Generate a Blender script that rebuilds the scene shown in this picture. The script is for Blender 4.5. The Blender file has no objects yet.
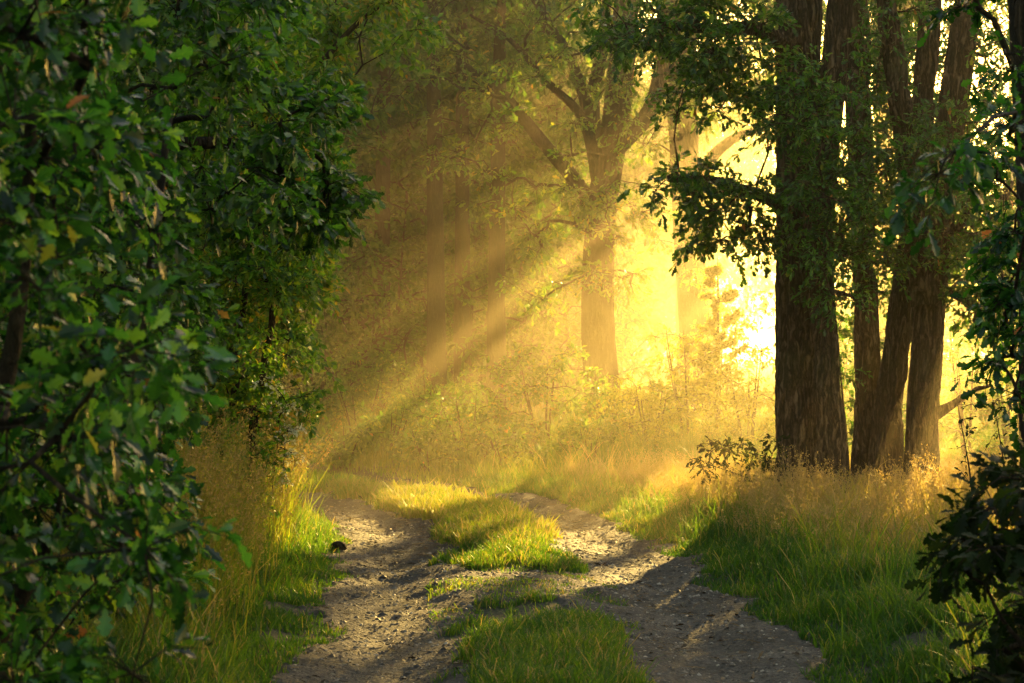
import bpy, math
import numpy as np
from math import radians, sin, cos, pi, tan

# ------------------------------------------------------------------ basics
scene = bpy.context.scene
COL = scene.collection
F = 1991.1                      # focal length in pixels of the 1024 px frame (70 mm)
EYE = 1.45
SUN_AZ, SUN_EL = radians(16.8), radians(13.75)
SDIR = np.array([sin(SUN_AZ) * cos(SUN_EL), cos(SUN_AZ) * cos(SUN_EL), sin(SUN_EL)])

def P(px, py, y):
    return np.array([(px - 512) / F * y, y, EYE - (py - 341.5) / F * y])

def smooth(a, b, x):
    t = np.clip((x - a) / (b - a), 0, 1)
    return t * t * (3 - 2 * t)

def _h(ix, iy, iz, seed):
    n = (np.asarray(ix).astype(np.int64) * 374761393 + np.asarray(iy).astype(np.int64) * 668265263 + np.asarray(iz).astype(np.int64) * 1013904223 + seed * 97463477) & 0xffffffff
    n = ((n ^ (n >> 13)) * 1274126177) & 0x7fffffff
    n = ((n ^ (n >> 16)) * 2046822519) & 0x7fffffff
    return ((n ^ (n >> 15)) & 0xffffff) / float(0xffffff)

def vnoise(x, y, z=0.0, seed=0):
    x, y, z = np.broadcast_arrays(np.asarray(x, float), np.asarray(y, float), np.asarray(z, float))
    ix, iy, iz = np.floor(x).astype(int), np.floor(y).astype(int), np.floor(z).astype(int)
    fx, fy, fz = x - ix, y - iy, z - iz
    fx, fy, fz = fx * fx * (3 - 2 * fx), fy * fy * (3 - 2 * fy), fz * fz * (3 - 2 * fz)
    r = 0
    for dx in (0, 1):
        for dy in (0, 1):
            for dz in (0, 1):
                w = (fx if dx else 1 - fx) * (fy if dy else 1 - fy) * (fz if dz else 1 - fz)
                r = r + w * _h(ix + dx, iy + dy, iz + dz, seed)
    return r * 2 - 1

def fbm(x, y, z=0.0, seed=0, octv=4):
    a, f, r = 1.0, 1.0, 0
    for o in range(octv):
        r = r + a * vnoise(np.asarray(x) * f, np.asarray(y) * f, np.asarray(z) * f, seed + o * 17)
        a *= .5; f *= 2.03
    return r

def unit(v):
    return v / np.maximum(np.linalg.norm(v, axis=-1, keepdims=True), 1e-9)

class Buf:
    """collects vertices, faces and one float per vertex, and links them as ONE mesh object"""
    def __init__(s):
        s.v, s.q, s.t, s.a, s.n = [], [], [], [], 0
    def add(s, v, quads=None, tris=None, a=0.5):
        v = np.asarray(v, float).reshape(-1, 3)
        s.v.append(v)
        s.a.append(np.broadcast_to(np.asarray(a, float), (len(v),)))
        if quads is not None and len(quads): s.q.append(np.asarray(quads).reshape(-1, 4) + s.n)
        if tris is not None and len(tris): s.t.append(np.asarray(tris).reshape(-1, 3) + s.n)
        s.n += len(v)
    def mesh(s, name, mats, smooth_=False, mat_split=None):
        me = bpy.data.meshes.new(name)
        v = np.concatenate(s.v); a = np.concatenate(s.a)
        q = np.concatenate(s.q) if s.q else np.zeros((0, 4), int)
        t = np.concatenate(s.t) if s.t else np.zeros((0, 3), int)
        me.vertices.add(len(v)); me.vertices.foreach_set('co', v.astype(np.float32).ravel())
        nl = len(q) * 4 + len(t) * 3
        me.loops.add(nl); me.loops.foreach_set('vertex_index', np.concatenate([q.ravel(), t.ravel()]).astype(np.int32))
        me.polygons.add(len(q) + len(t))
        st = np.concatenate([np.arange(len(q)) * 4, len(q) * 4 + np.arange(len(t)) * 3])
        me.polygons.foreach_set('loop_start', st.astype(np.int32))
        me.polygons.foreach_set('use_smooth', np.full(len(q) + len(t), smooth_))
        me.update(calc_edges=True)
        at = me.attributes.new('tint', 'FLOAT', 'POINT'); at.data.foreach_set('value', a.astype(np.float32))
        for m in mats: me.materials.append(m)
        return me

def link(name, me, parent=None, loc=(0, 0, 0)):
    o = bpy.data.objects.new(name, me); COL.objects.link(o); o.location = loc
    if parent: o.parent = parent
    return o

def tag(o, label=None, cat=None, group=None, kind=None):
    if label: o['label'] = label
    if cat: o['category'] = cat
    if group: o['group'] = group
    if kind: o['kind'] = kind
    return o

# ------------------------------------------------------------------ materials
def newmat(name):
    m = bpy.data.materials.new(name); m.use_nodes = True
    nt = m.node_tree; nt.nodes.clear()
    return m, nt, nt.nodes.new('ShaderNodeOutputMaterial')

def ramp(nt, stops, src, interp='LINEAR'):
    r = nt.nodes.new('ShaderNodeValToRGB'); r.color_ramp.interpolation = interp
    e = r.color_ramp.elements
    while len(e) > 1: e.remove(e[-1])
    e[0].position, e[0].color = stops[0][0], (*stops[0][1], 1)
    for p, c in stops[1:]:
        k = e.new(p); k.color = (*c, 1)
    if src is not None: nt.links.new(src, r.inputs[0])
    return r.outputs[0]

def leaf_mat(name, stops, tstops, trans=.45, rough=.38, spec=.5):
    m, nt, out = newmat(name)
    at = nt.nodes.new('ShaderNodeAttribute'); at.attribute_name = 'tint'
    c = ramp(nt, stops, at.outputs['Fac']); tc = ramp(nt, tstops, at.outputs['Fac'])
    p = nt.nodes.new('ShaderNodeBsdfPrincipled')
    nt.links.new(c, p.inputs['Base Color']); p.inputs['Roughness'].default_value = rough
    p.inputs['Specular IOR Level'].default_value = spec
    t = nt.nodes.new('ShaderNodeBsdfTranslucent'); nt.links.new(tc, t.inputs['Color'])
    mx = nt.nodes.new('ShaderNodeMixShader'); mx.inputs[0].default_value = trans
    nt.links.new(p.outputs[0], mx.inputs[1]); nt.links.new(t.outputs[0], mx.inputs[2])
    nt.links.new(mx.outputs[0], out.inputs[0])
    return m

M = {}
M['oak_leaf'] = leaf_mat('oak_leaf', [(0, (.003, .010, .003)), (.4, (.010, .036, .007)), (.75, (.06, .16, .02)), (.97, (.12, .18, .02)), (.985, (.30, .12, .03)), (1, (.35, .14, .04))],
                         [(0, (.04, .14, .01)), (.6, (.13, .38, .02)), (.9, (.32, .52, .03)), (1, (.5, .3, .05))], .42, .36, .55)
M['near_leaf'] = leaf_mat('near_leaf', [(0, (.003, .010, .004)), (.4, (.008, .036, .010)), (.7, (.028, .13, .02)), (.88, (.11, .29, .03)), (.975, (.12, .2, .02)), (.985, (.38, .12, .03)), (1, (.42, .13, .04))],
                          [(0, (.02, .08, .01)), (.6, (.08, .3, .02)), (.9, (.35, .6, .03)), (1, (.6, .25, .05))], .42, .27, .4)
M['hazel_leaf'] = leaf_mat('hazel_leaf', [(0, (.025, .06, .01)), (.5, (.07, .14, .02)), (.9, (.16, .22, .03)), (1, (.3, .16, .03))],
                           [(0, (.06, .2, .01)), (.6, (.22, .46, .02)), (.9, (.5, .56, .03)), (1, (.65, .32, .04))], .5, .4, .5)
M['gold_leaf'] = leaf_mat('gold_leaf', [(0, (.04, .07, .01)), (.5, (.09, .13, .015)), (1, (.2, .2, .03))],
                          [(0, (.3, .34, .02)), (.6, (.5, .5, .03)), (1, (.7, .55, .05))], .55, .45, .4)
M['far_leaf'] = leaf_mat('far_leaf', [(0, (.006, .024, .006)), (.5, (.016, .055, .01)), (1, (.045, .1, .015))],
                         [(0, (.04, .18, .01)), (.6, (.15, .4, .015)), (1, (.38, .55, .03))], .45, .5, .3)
M['silhouette_leaf'] = leaf_mat('silhouette_leaf', [(0, (.003, .006, .002)), (.6, (.007, .016, .004)), (1, (.016, .028, .006))],
                          [(0, (.01, .03, .004)), (.6, (.03, .07, .01)), (1, (.1, .12, .01))], .3, .6, .12)  # backlit silhouette put into the colour: leaves darkened to near black
M['grass'] = leaf_mat('grass', [(0, (.015, .05, .01)), (.3, (.045, .10, .016)), (.5, (.12, .14, .03)), (.75, (.32, .22, .08)), (1, (.45, .3, .13))],
                      [(0, (.07, .2, .01)), (.3, (.2, .36, .015)), (.5, (.45, .48, .02)), (.75, (.58, .42, .08)), (1, (.65, .45, .14))], .45, .5, .3)

def bark_mat(name, c0, c1, c2, moss=0.0):
    m, nt, out = newmat(name)
    N, L = nt.nodes, nt.links
    tc = N.new('ShaderNodeTexCoord')
    mp = N.new('ShaderNodeMapping'); mp.inputs['Scale'].default_value = (13, 13, 2.1); L.new(tc.outputs['Object'], mp.inputs[0])
    wn = N.new('ShaderNodeTexNoise'); wn.inputs['Scale'].default_value = 5; wn.inputs['Detail'].default_value = 3; L.new(tc.outputs['Object'], wn.inputs[0])
    ws = N.new('ShaderNodeVectorMath'); ws.operation = 'SCALE'; ws.inputs['Scale'].default_value = 1.1; L.new(wn.outputs['Color'], ws.inputs[0])
    ad = N.new('ShaderNodeVectorMath'); ad.operation = 'ADD'; L.new(mp.outputs[0], ad.inputs[0]); L.new(ws.outputs[0], ad.inputs[1])
    n1 = N.new('ShaderNodeTexNoise'); n1.inputs['Scale'].default_value = 1.5; n1.inputs['Detail'].default_value = 6; n1.inputs['Roughness'].default_value = .6; L.new(ad.outputs[0], n1.inputs[0])
    sb = N.new('ShaderNodeMath'); sb.operation = 'SUBTRACT'; sb.inputs[1].default_value = .5; L.new(n1.outputs['Fac'], sb.inputs[0])
    ab = N.new('ShaderNodeMath'); ab.operation = 'ABSOLUTE'; L.new(sb.outputs[0], ab.inputs[0])
    mul = N.new('ShaderNodeMapRange'); mul.inputs[1].default_value = 0; mul.inputs[2].default_value = .16; L.new(ab.outputs[0], mul.inputs[0])
    col = ramp(nt, [(0, c0), (.45, c1), (1, c2)], mul.outputs[0])
    n2 = N.new('ShaderNodeTexNoise'); n2.inputs['Scale'].default_value = 1.7; n2.inputs['Detail'].default_value = 5; L.new(tc.outputs['Object'], n2.inputs[0])
    mr = N.new('ShaderNodeMapRange'); mr.inputs[1].default_value = .5; mr.inputs[2].default_value = .7; mr.inputs[4].default_value = moss; L.new(n2.outputs['Fac'], mr.inputs[0])
    mix = N.new('ShaderNodeMix'); mix.data_type = 'RGBA'; L.new(mr.outputs[0], mix.inputs[0]); L.new(col, mix.inputs[6]); mix.inputs[7].default_value = (.05, .07, .02, 1)
    p = N.new('ShaderNodeBsdfPrincipled'); p.inputs['Roughness'].default_value = .85; p.inputs['Specular IOR Level'].default_value = .25
    L.new(mix.outputs[2], p.inputs['Base Color'])
    b = N.new('ShaderNodeBump'); b.inputs['Strength'].default_value = .9; b.inputs['Distance'].default_value = .04; L.new(mul.outputs[0], b.inputs['Height']); L.new(b.outputs[0], p.inputs['Normal'])
    L.new(p.outputs[0], out.inputs[0])
    return m
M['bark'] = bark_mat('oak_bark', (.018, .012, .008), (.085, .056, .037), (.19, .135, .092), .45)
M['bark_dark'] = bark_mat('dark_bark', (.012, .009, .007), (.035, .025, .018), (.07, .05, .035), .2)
M['twig'] = bark_mat('twig_bark', (.02, .014, .01), (.05, .035, .022), (.09, .065, .04), .1)

def soil_mat(name, dark, mid, light, scale=1.0):
    m, nt, out = newmat(name)
    N, L = nt.nodes, nt.links
    tc = N.new('ShaderNodeTexCoord')
    n1 = N.new('ShaderNodeTexNoise'); n1.inputs['Scale'].default_value = 2.2 * scale; n1.inputs['Detail'].default_value = 9; n1.inputs['Roughness'].default_value = .65; L.new(tc.outputs['Object'], n1.inputs[0])
    n2 = N.new('ShaderNodeTexNoise'); n2.inputs['Scale'].default_value = 38 * scale; n2.inputs['Detail'].default_value = 6; n2.inputs['Roughness'].default_value = .75; L.new(tc.outputs['Object'], n2.inputs[0])
    v = N.new('ShaderNodeTexVoronoi'); v.inputs['Scale'].default_value = 45 * scale; v.inputs['Randomness'].default_value = 1; L.new(tc.outputs['Object'], v.inputs[0])
    a = N.new('ShaderNodeMath'); a.operation = 'MULTIPLY_ADD'; L.new(n2.outputs['Fac'], a.inputs[0]); a.inputs[1].default_value = .9; L.new(n1.outputs['Fac'], a.inputs[2])
    h = N.new('ShaderNodeMath'); h.operation = 'MULTIPLY'; h.inputs[1].default_value = .53; L.new(a.outputs[0], h.inputs[0])
    col = ramp(nt, [(.34, dark), (.5, mid), (.66, light)], h.outputs[0])
    vm = N.new('ShaderNodeMapRange'); vm.inputs[1].default_value = .0; vm.inputs[2].default_value = .32; vm.inputs[3].default_value = 1.35; vm.inputs[4].default_value = .8; L.new(v.outputs['Distance'], vm.inputs[0])
    mix = N.new('ShaderNodeVectorMath'); mix.operation = 'SCALE'; L.new(col, mix.inputs[0]); L.new(vm.outputs[0], mix.inputs['Scale'])
    p = N.new('ShaderNodeBsdfPrincipled'); p.inputs['Roughness'].default_value = .8; p.inputs['Specular IOR Level'].default_value = .35
    L.new(mix.outputs[0], p.inputs['Base Color'])
    b = N.new('ShaderNodeBump'); b.inputs['Strength'].default_value = 1; b.inputs['Distance'].default_value = .03
    b2 = N.new('ShaderNodeBump'); b2.inputs['Strength'].default_value = .6; b2.inputs['Distance'].default_value = .012; b2.invert = True
    L.new(h.outputs[0], b.inputs['Height']); L.new(v.outputs['Distance'], b2.inputs['Height']); L.new(b.outputs[0], b2.inputs['Normal'])
    L.new(b2.outputs[0], p.inputs['Normal']); L.new(p.outputs[0], out.inputs[0])
    return m
M['soil'] = soil_mat('grassy_soil', (.02, .024, .01), (.05, .05, .022), (.085, .075, .04))
M['track'] = soil_mat('gravel_track', (.022, .017, .014), (.078, .06, .05), (.19, .148, .12))
def tint_mat(name, stops, rough=.7):
    m, nt, out = newmat(name)
    at = nt.nodes.new('ShaderNodeAttribute'); at.attribute_name = 'tint'
    p = nt.nodes.new('ShaderNodeBsdfPrincipled'); p.inputs['Roughness'].default_value = rough
    tc = nt.nodes.new('ShaderNodeTexCoord'); nz = nt.nodes.new('ShaderNodeTexNoise'); nz.inputs['Scale'].default_value = 60; nt.links.new(tc.outputs['Object'], nz.inputs[0])
    b = nt.nodes.new('ShaderNodeBump'); b.inputs['Strength'].default_value = .5; b.inputs['Distance'].default_value = .005; nt.links.new(nz.outputs['Fac'], b.inputs['Height']); nt.links.new(b.outputs[0], p.inputs['Normal'])
    nt.links.new(ramp(nt, stops, at.outputs['Fac']), p.inputs['Base Color']); nt.links.new(p.outputs[0], out.inputs[0])
    return m
M['stone'] = tint_mat('gravel_stone', [(0, (.04, .03, .024)), (.6, (.14, .105, .08)), (1, (.4, .33, .27))])
M['litter'] = tint_mat('leaf_litter', [(0, (.05, .028, .014)), (.6, (.14, .08, .035)), (1, (.32, .2, .09))])

# ------------------------------------------------------------------ terrain
CY = np.array([-20, 0, 8.4, 11, 13.2, 15, 16.2, 17.2, 18.2, 19.5, 21, 23, 26, 40, 3000.])
CX = np.array([.5, .5, .2, .08, .0, -.1, -.28, -.52, -.85, -1.45, -2.3, -3.7, -6.2, -19, -3000.])
def centre(y): return np.interp(y, CY, CX)
def track_d(x, y):
    c = (centre(y - .35) + centre(y) + centre(y + .35)) / 3
    s = (centre(y + .35) - centre(y - .35)) / .7
    return (x - c) / np.sqrt(1 + np.clip(s, -3, 3) ** 2)
def rut_mask(x, y):
    """1 on bare ground, 0 on grass"""
    d = track_d(x, y)
    wob = .13 * fbm(x * 2.3, y * 1.6, 0, 5, 3) + .05 * fbm(x * 9, y * 9, 0, 6, 2)
    m = 0
    for sgn, w in ((-1, .30), (1, .33)):
        ww = w - .05 * smooth(14, 18, y)
        m = np.maximum(m, smooth(ww + .16, ww - .06, np.abs(d - sgn * .77) + wob))
    cross = smooth(10.5, 10.9, y + wob * 3) * smooth(12.5, 12.0, y + wob * 3) * smooth(1.2, .9, np.abs(d) + wob)
    m = np.maximum(m, cross * .92)
    m = m * smooth(60, 24, y)
    return m
def ground_z(x, y):
    x = np.asarray(x, float); y = np.asarray(y, float)
    d = track_d(x, y)
    near = smooth(60, 26, y)
    z = -.07 * (np.exp(-((d - .77) / .27) ** 2) + np.exp(-((d + .77) / .27) ** 2)) * near
    z = z + .03 * np.exp(-(d / .35) ** 2) * near
    z = z + (.13 * smooth(1.15, 2.2, d) + .05 * smooth(2.2, 3.6, d)) * near * smooth(19, 13, y)
    z = z + .16 * smooth(1.15, 2.0, -d) * near
    z = z + .15 * smooth(20, 30, y) * smooth(3, -4, x) * smooth(-40, -20, x) * near
    z = z + .035 * fbm(x * .8, y * .8, 0, 1, 4) + .012 * fbm(x * 4, y * 4, 0, 2, 3)
    z = z + smooth(70, 400, y) * (-.8)
    return z

def axis(a, b, step, lo, hi, grow=1.13):
    mid = list(np.arange(a, b + 1e-6, step)); s = step; v = mid[-1]
    while v < hi: s *= grow; v += s; mid.append(v)
    s = step; v = mid[0]; pre = []
    while v > lo: s *= grow; v -= s; pre.append(v)
    return np.array(pre[::-1] + mid)
def sheet(xs, ys, zf, keep=None):
    X, Y = np.meshgrid(xs, ys); Z = zf(X, Y)
    nx, ny = len(xs), len(ys)
    i = (np.arange(ny - 1)[:, None] * nx + np.arange(nx - 1)[None, :])
    q = np.stack([i, i + 1, i + nx + 1, i + nx], -1).reshape(-1, 4)
    v = np.stack([X, Y, Z], -1).reshape(-1, 3)
    if keep is not None:
        k = keep(X, Y).ravel()
        q = q[k[q].max(1)]
        used = np.unique(q); re = np.full(len(v), -1); re[used] = np.arange(len(used))
        v = v[used]; q = re[q]
    b = Buf(); b.add(v, quads=q)
    return b
b = sheet(axis(-4.5, 5.5, .06, -2500, 2500), axis(6.5, 22, .07, -200, 4000), lambda x, y: ground_z(x, y) - .03 * rut_mask(x, y))
tag(link('ground', b.mesh('ground', [M['soil']], True)), kind='structure')
def track_z(x, y):
    r = fbm(x * 9, y * 7, 0, 31, 4)
    lump = np.clip(fbm(x * 22, y * 18, 0, 37, 2), 0, 1)
    edge = smooth(.05, .4, rut_mask(x, y))
    return ground_z(x, y) - .028 * (1 - edge) + edge * (.006 + .005 * r + .003 * lump)
b = sheet(np.arange(-3.6, 3.0, .022), np.arange(6.8, 21.5, .026), track_z, lambda x, y: rut_mask(x, y) > .06)
tag(link('dirt_track', b.mesh('dirt_track', [M['track']], True)), kind='structure')

# ------------------------------------------------------------------ leaf shapes
def leaf_template(st, fold=.18, curl=-.12):
    """st: (t, half width); returns verts, quads, tris (base and tip are single points)"""
    v = [(0, 0, 0)]; q = []; t = []
    for k, (tt, w) in enumerate(st):
        z = curl * (tt - .4) ** 2 * 2
        v += [(-w, tt, z + fold * w), (0, tt, z), (w, tt, z + fold * w)]
    v.append((0, 1, curl * .7))
    t += [(0, 2, 1), (0, 3, 2)]
    for k in range(len(st) - 1):
        a = 1 + 3 * k; c = a + 3
        q += [(a, a + 1, c + 1, c), (a + 1, a + 2, c + 2, c + 1)]
    a = 1 + 3 * (len(st) - 1); e = len(v) - 1
    t += [(a, a + 1, e), (a + 1, a + 2, e)]
    return np.array(v, float), np.array(q, int).reshape(-1, 4), np.array(t, int)
OAK_HI = leaf_template([(.12, .015), (.2, .10), (.27, .13), (.34, .07), (.44, .2), (.5, .21), (.57, .11), (.67, .27), (.74, .26), (.81, .14), (.89, .17), (.96, .09)])
OAK_LO = leaf_template([(.15, .03), (.28, .14), (.36, .08), (.5, .22), (.59, .12), (.74, .27), (.83, .15), (.93, .13)])
OAK_MIN = leaf_template([(.22, .12), (.4, .09), (.6, .25), (.74, .14), (.88, .17)])
OVAL = leaf_template([(.25, .19), (.6, .24)])
TINY = (np.array([(0, 0, 0), (-.24, .5, .05), (0, 1, -.05), (.24, .5, .05)], float), np.array([(0, 3, 2, 1)]), np.zeros((0, 3), int))
WILLOW = leaf_template([(.2, .08), (.6, .08)], .1, -.3)

def put_leaves(buf, tpl, pos, fwd, up, size, tint):
    V, Q, T = tpl
    f = unit(fwd); s = unit(np.cross(f, up)); n = np.cross(s, f)
    sz = size[:, None, None]
    o = pos[:, None, :] + sz * (V[None, :, 0:1] * s[:, None] + V[None, :, 1:2] * f[:, None] + V[None, :, 2:3] * n[:, None])
    k, m = len(pos), len(V)
    off = (np.arange(k) * m)[:, None, None]
    buf.add(o.reshape(-1, 3), quads=(Q[None] + off) if len(Q) else None, tris=(T[None] + off) if len(T) else None, a=np.repeat(tint, m))

def thin_tubes(buf, A, B_, C_, r0, r1, a=.5):
    """many 3-sided twigs through three points each"""
    k = len(A); d = unit(C_ - A)
    ref = np.where(np.abs(d[:, 2:3]) > .9, np.array([[1., 0, 0]]), np.array([[0, 0, 1.]]))
    s = unit(np.cross(d, ref)); u = np.cross(d, s)
    rings = []
    for pt, r in ((A, r0), (B_, (r0 + r1) / 2), (C_, r1)):
        for j in range(3):
            an = 2 * pi * j / 3
            rings.append(pt + np.asarray(r).reshape(-1, 1) * (cos(an) * s + sin(an) * u))
    v = np.stack(rings, 1)          # k,9,3
    q = []
    for g in (0, 3):
        for j in range(3):
            q.append((g + j, g + (j + 1) % 3, g + 3 + (j + 1) % 3, g + 3 + j))
    q = np.array(q)
    buf.add(v.reshape(-1, 3), quads=(q[None] + (np.arange(k) * 9)[:, None, None]), a=a)

def tube(buf, pts, rad, sides=8, rough=0.0, seed=0, cap=True, ridge=0.0, flare=0.0):
    pts = np.asarray(pts, float); rad = np.asarray(rad, float); n = len(pts)
    tan_ = unit(np.gradient(pts, axis=0))
    s = np.zeros((n, 3)); ref = np.array([1., 0, 0]) if abs(tan_[0, 0]) < .8 else np.array([0, 1., 0])
    for i in range(n):
        w = ref - tan_[i] * np.dot(ref, tan_[i]); w /= np.linalg.norm(w); s[i] = w; ref = w
    u = np.cross(tan_, s)
    th = np.arange(sides) * 2 * pi / sides
    R = np.repeat(rad[:, None], sides, 1)
    arc = np.concatenate([[0], np.cumsum(np.linalg.norm(np.diff(pts, axis=0), axis=1))])
    ct, stn = np.cos(th)[None], np.sin(th)[None]
    if rough or ridge:
        R = R * (1 + rough * fbm(ct * 1.3 + seed, stn * 1.3, arc[:, None] * .9, seed, 3))
        if ridge:
            k = rad.mean() * 16
            nz = fbm(ct * k + seed * 3.1, stn * k, arc[:, None] * 2.6, seed + 5, 3)
            R = R + ridge * (1 - 2.2 * np.abs(nz))
    if flare:
        b_ = np.exp(-arc / .28)[:, None]
        R = R * (1 + flare * b_ * (1 + .55 * np.sin(th * 5 + seed)[None] + .3 * np.sin(th * 3 + seed * 2)[None]))
    v = pts[:, None] + R[..., None] * (ct[..., None] * s[:, None] + stn[..., None] * u[:, None])
    i = np.arange(n - 1)[:, None] * sides; j = np.arange(sides)[None]
    q = np.stack([i + j, i + (j + 1) % sides, i + sides + (j + 1) % sides, i + sides + j], -1).reshape(-1, 4)
    v = v.reshape(-1, 3); t = None
    if cap:
        v = np.vstack([v, pts[-1:] + tan_[-1] * rad[-1] * .5])
        e = len(v) - 1; o = (n - 1) * sides
        t = [(o + k_, o + (k_ + 1) % sides, e) for k_ in range(sides)]
    buf.add(v, quads=q, tris=t)

def resample(pts, rad, step):
    pts = np.asarray(pts, float); rad = np.asarray(rad, float)
    # Catmull-Rom
    P_ = np.vstack([2 * pts[0] - pts[1], pts, 2 * pts[-1] - pts[-2]])
    out, ro = [], []
    for i in range(1, len(P_) - 2):
        L = np.linalg.norm(P_[i + 1] - P_[i]); m = max(2, int(L / step))
        t = (np.arange(m) / m)[:, None]
        a, b_, c, d = P_[i - 1], P_[i], P_[i + 1], P_[i + 2]
        out.append(.5 * ((2 * b_) + (-a + c) * t + (2 * a - 5 * b_ + 4 * c - d) * t ** 2 + (-a + 3 * b_ - 3 * c + d) * t ** 3))
        ro.append(rad[i - 1] + (rad[i] - rad[i - 1]) * t[:, 0])
    out.append(pts[-1:]); ro.append(rad[-1:])
    return np.vstack(out), np.concatenate(ro)

class Skel:
    def __init__(s, rng): s.rng = rng; s.p, s.r, s.par, s.w, s.fixed = [], [], [], [], []
    def trunk(s, pts, rad):
        base = len(s.p)
        for i, (p, r) in enumerate(zip(pts, rad)):
            s.p.append(np.array(p)); s.r.append(r); s.par.append(base + i - 1 if i else -1); s.w.append(0); s.fixed.append(True)
    def reach(s, target, wiggle=.12, rise=.0, minh=None):
        """grow a branch from the best node to target; returns arrival direction"""
        A = np.array(s.p); d = np.linalg.norm(A - target, axis=1)
        low = np.maximum(0, A[:, 2] - target[2] + .15 * d)     # prefer nodes below the target
        cost = d + low * .8
        if minh is not None: cost = cost + (A[:, 2] < minh) * 50
        j = int(np.argmin(cost)); p0 = A[j]; L = np.linalg.norm(target - p0)
        n = max(2, int(L / .16))
        t = (np.arange(1, n + 1) / n)[:, None]
        off = s.rng.normal(0, 1, 3) * wiggle * L; off[2] = abs(off[2]) * .6 + rise * L
        off2 = s.rng.normal(0, 1, 3) * wiggle * .4 * L
        pts = p0 + (target - p0) * t + off * np.sin(pi * t) + off2 * np.sin(2 * pi * t) + s.rng.normal(0, 1, (n, 3)) * .012 * min(L, 1.5) * np.sin(pi * t)
        par = j
        for q in pts:
            s.p.append(q); s.r.append(0); s.par.append(par); s.w.append(0); s.fixed.append(False); par = len(s.p) - 1
        k = par
        while k >= 0: s.w[k] += 1; k = s.par[k]
        return unit(pts[-1] - (pts[-2] if n > 1 else p0))
    def emit(s, buf, r0=.006, ex=.5, sides=6, rough=.06):
        kids = {}
        for i, p in enumerate(s.par): kids.setdefault(p, []).append(i)
        done = set()
        for i in range(len(s.p)):
            if s.fixed[i] or i in done: continue
            par = s.par[i]
            ch = [i]; done.add(i)
            while True:
                ks = [k for k in kids.get(ch[-1], []) if k not in done]
                if not ks: break
                k = max(ks, key=lambda q: s.w[q]); ch.append(k); done.add(k)
            rr = [r0 * max(s.w[c], .6) ** ex for c in ch]; rr[-1] *= .6
            pr = s.r[par] if s.fixed[par] else r0 * max(s.w[par], 1) ** ex
            tube(buf, [s.p[par]] + [s.p[c] for c in ch], [min(pr * .85, rr[0] * 1.25)] + rr, sides, rough, i % 97)

def fill(buf_leaf, buf_wood, centres, dirs, rad, rng, tpl, leaf, per, twigs=9, droop=.25, tint=(.2, .9), flat=.55, wood=.0025, upness=1.1):
    """twigs with leaves around every cluster centre"""
    centres = np.asarray(centres); k = len(centres)
    if not k: return
    rad = np.broadcast_to(rad, (k,))
    c = np.repeat(centres, twigs, 0); r = np.repeat(rad, twigs)
    d = rng.normal(0, 1, (k * twigs, 3)); d[:, 2] *= flat
    d = unit(unit(d) + .45 * np.repeat(np.asarray(dirs), twigs, 0))
    ln = r * rng.uniform(.55, 1.15, k * twigs)
    sag = np.array([0, 0, -1.]) * (droop * ln)[:, None]
    mid = c + d * (ln * .5)[:, None] + sag * .15 + rng.normal(0, .04, c.shape) * ln[:, None]
    end = c + d * ln[:, None] + sag
    thin_tubes(buf_wood, c, mid, end, np.full(len(c), wood * 1.6), np.full(len(c), wood * .5))
    m = max(1, per // twigs)
    t = np.clip(rng.beta(2.2, 1.1, (k * twigs, m)), .12, 1.0)[..., None]
    pos = (1 - t) ** 2 * c[:, None] + 2 * t * (1 - t) * (2 * mid - .5 * c - .5 * end)[:, None] + t ** 2 * end[:, None]
    pos = pos.reshape(-1, 3) + rng.normal(0, .12 * leaf, (k * twigs * m, 3))
    dd = np.repeat(d, m, 0)
    f = unit(dd * .9 + rng.normal(0, .75, dd.shape) + np.array([0, 0, -.35 - droop * .6]))
    up = unit(rng.normal(0, .55, dd.shape) + np.array([0, 0, upness]))
    up = np.where(np.abs((up * f).sum(1, keepdims=True)) > .96, np.array([[1., 0.3, 0]]), up)
    ct = np.repeat(rng.uniform(-.14, .14, k), twigs * m)
    tn = np.clip(tint[0] + (tint[1] - tint[0]) * rng.random(len(pos)) ** 1.35 + ct, 0, 1)
    rare = rng.random(len(pos)) < .004
    tn = np.where(rare, 1.0, np.minimum(tn, .95))
    sz = leaf * rng.uniform(.45, 1.25, len(pos))
    put_leaves(buf_leaf, tpl, pos, f, up, sz, tn)

def scatter(rng, lo, hi, n, mind, keep=None, tries=40):
    pts = []
    lo, hi = np.array(lo, float), np.array(hi, float)
    for _ in range(n * tries):
        if len(pts) >= n: break
        p = lo + (hi - lo) * rng.random(3)
        if keep is not None and not keep(p): continue
        if pts and np.min(np.linalg.norm(np.array(pts) - p, axis=1)) < mind: continue
        pts.append(p)
    return np.array(pts)
def ellipse(c, r):
    c, r = np.array(c, float), np.array(r, float)
    return lambda p: np.sum(((p - c) / r) ** 2) < 1
def pix_points(rng, spec):
    """spec rows: px, py, distance, spread px, spread dist, count -> points"""
    out = []
    for px, py, y, sp, sy, n in spec:
        for _ in range(n):
            yy = y + rng.uniform(-sy, sy)
            out.append(P(px + rng.uniform(-sp, sp), py + rng.uniform(-sp, sp), yy))
    return np.array(out)

def in_gap(c, m=.25):
    """the opening in the wood through which the low sun reaches the track"""
    u = c[:, 0] - .302 * c[:, 1]; v = c[:, 2] - .2556 * c[:, 1]
    a = (c[:, 1] > 18.5) & (u > -6.3 - m) & (u < -2.6 + m) & (v < -3.15 + m)
    b_ = (c[:, 1] > 15) & (u > -1.6 - m) & (u < .6) & (v < -3.3 + m)
    return a | b_

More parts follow.
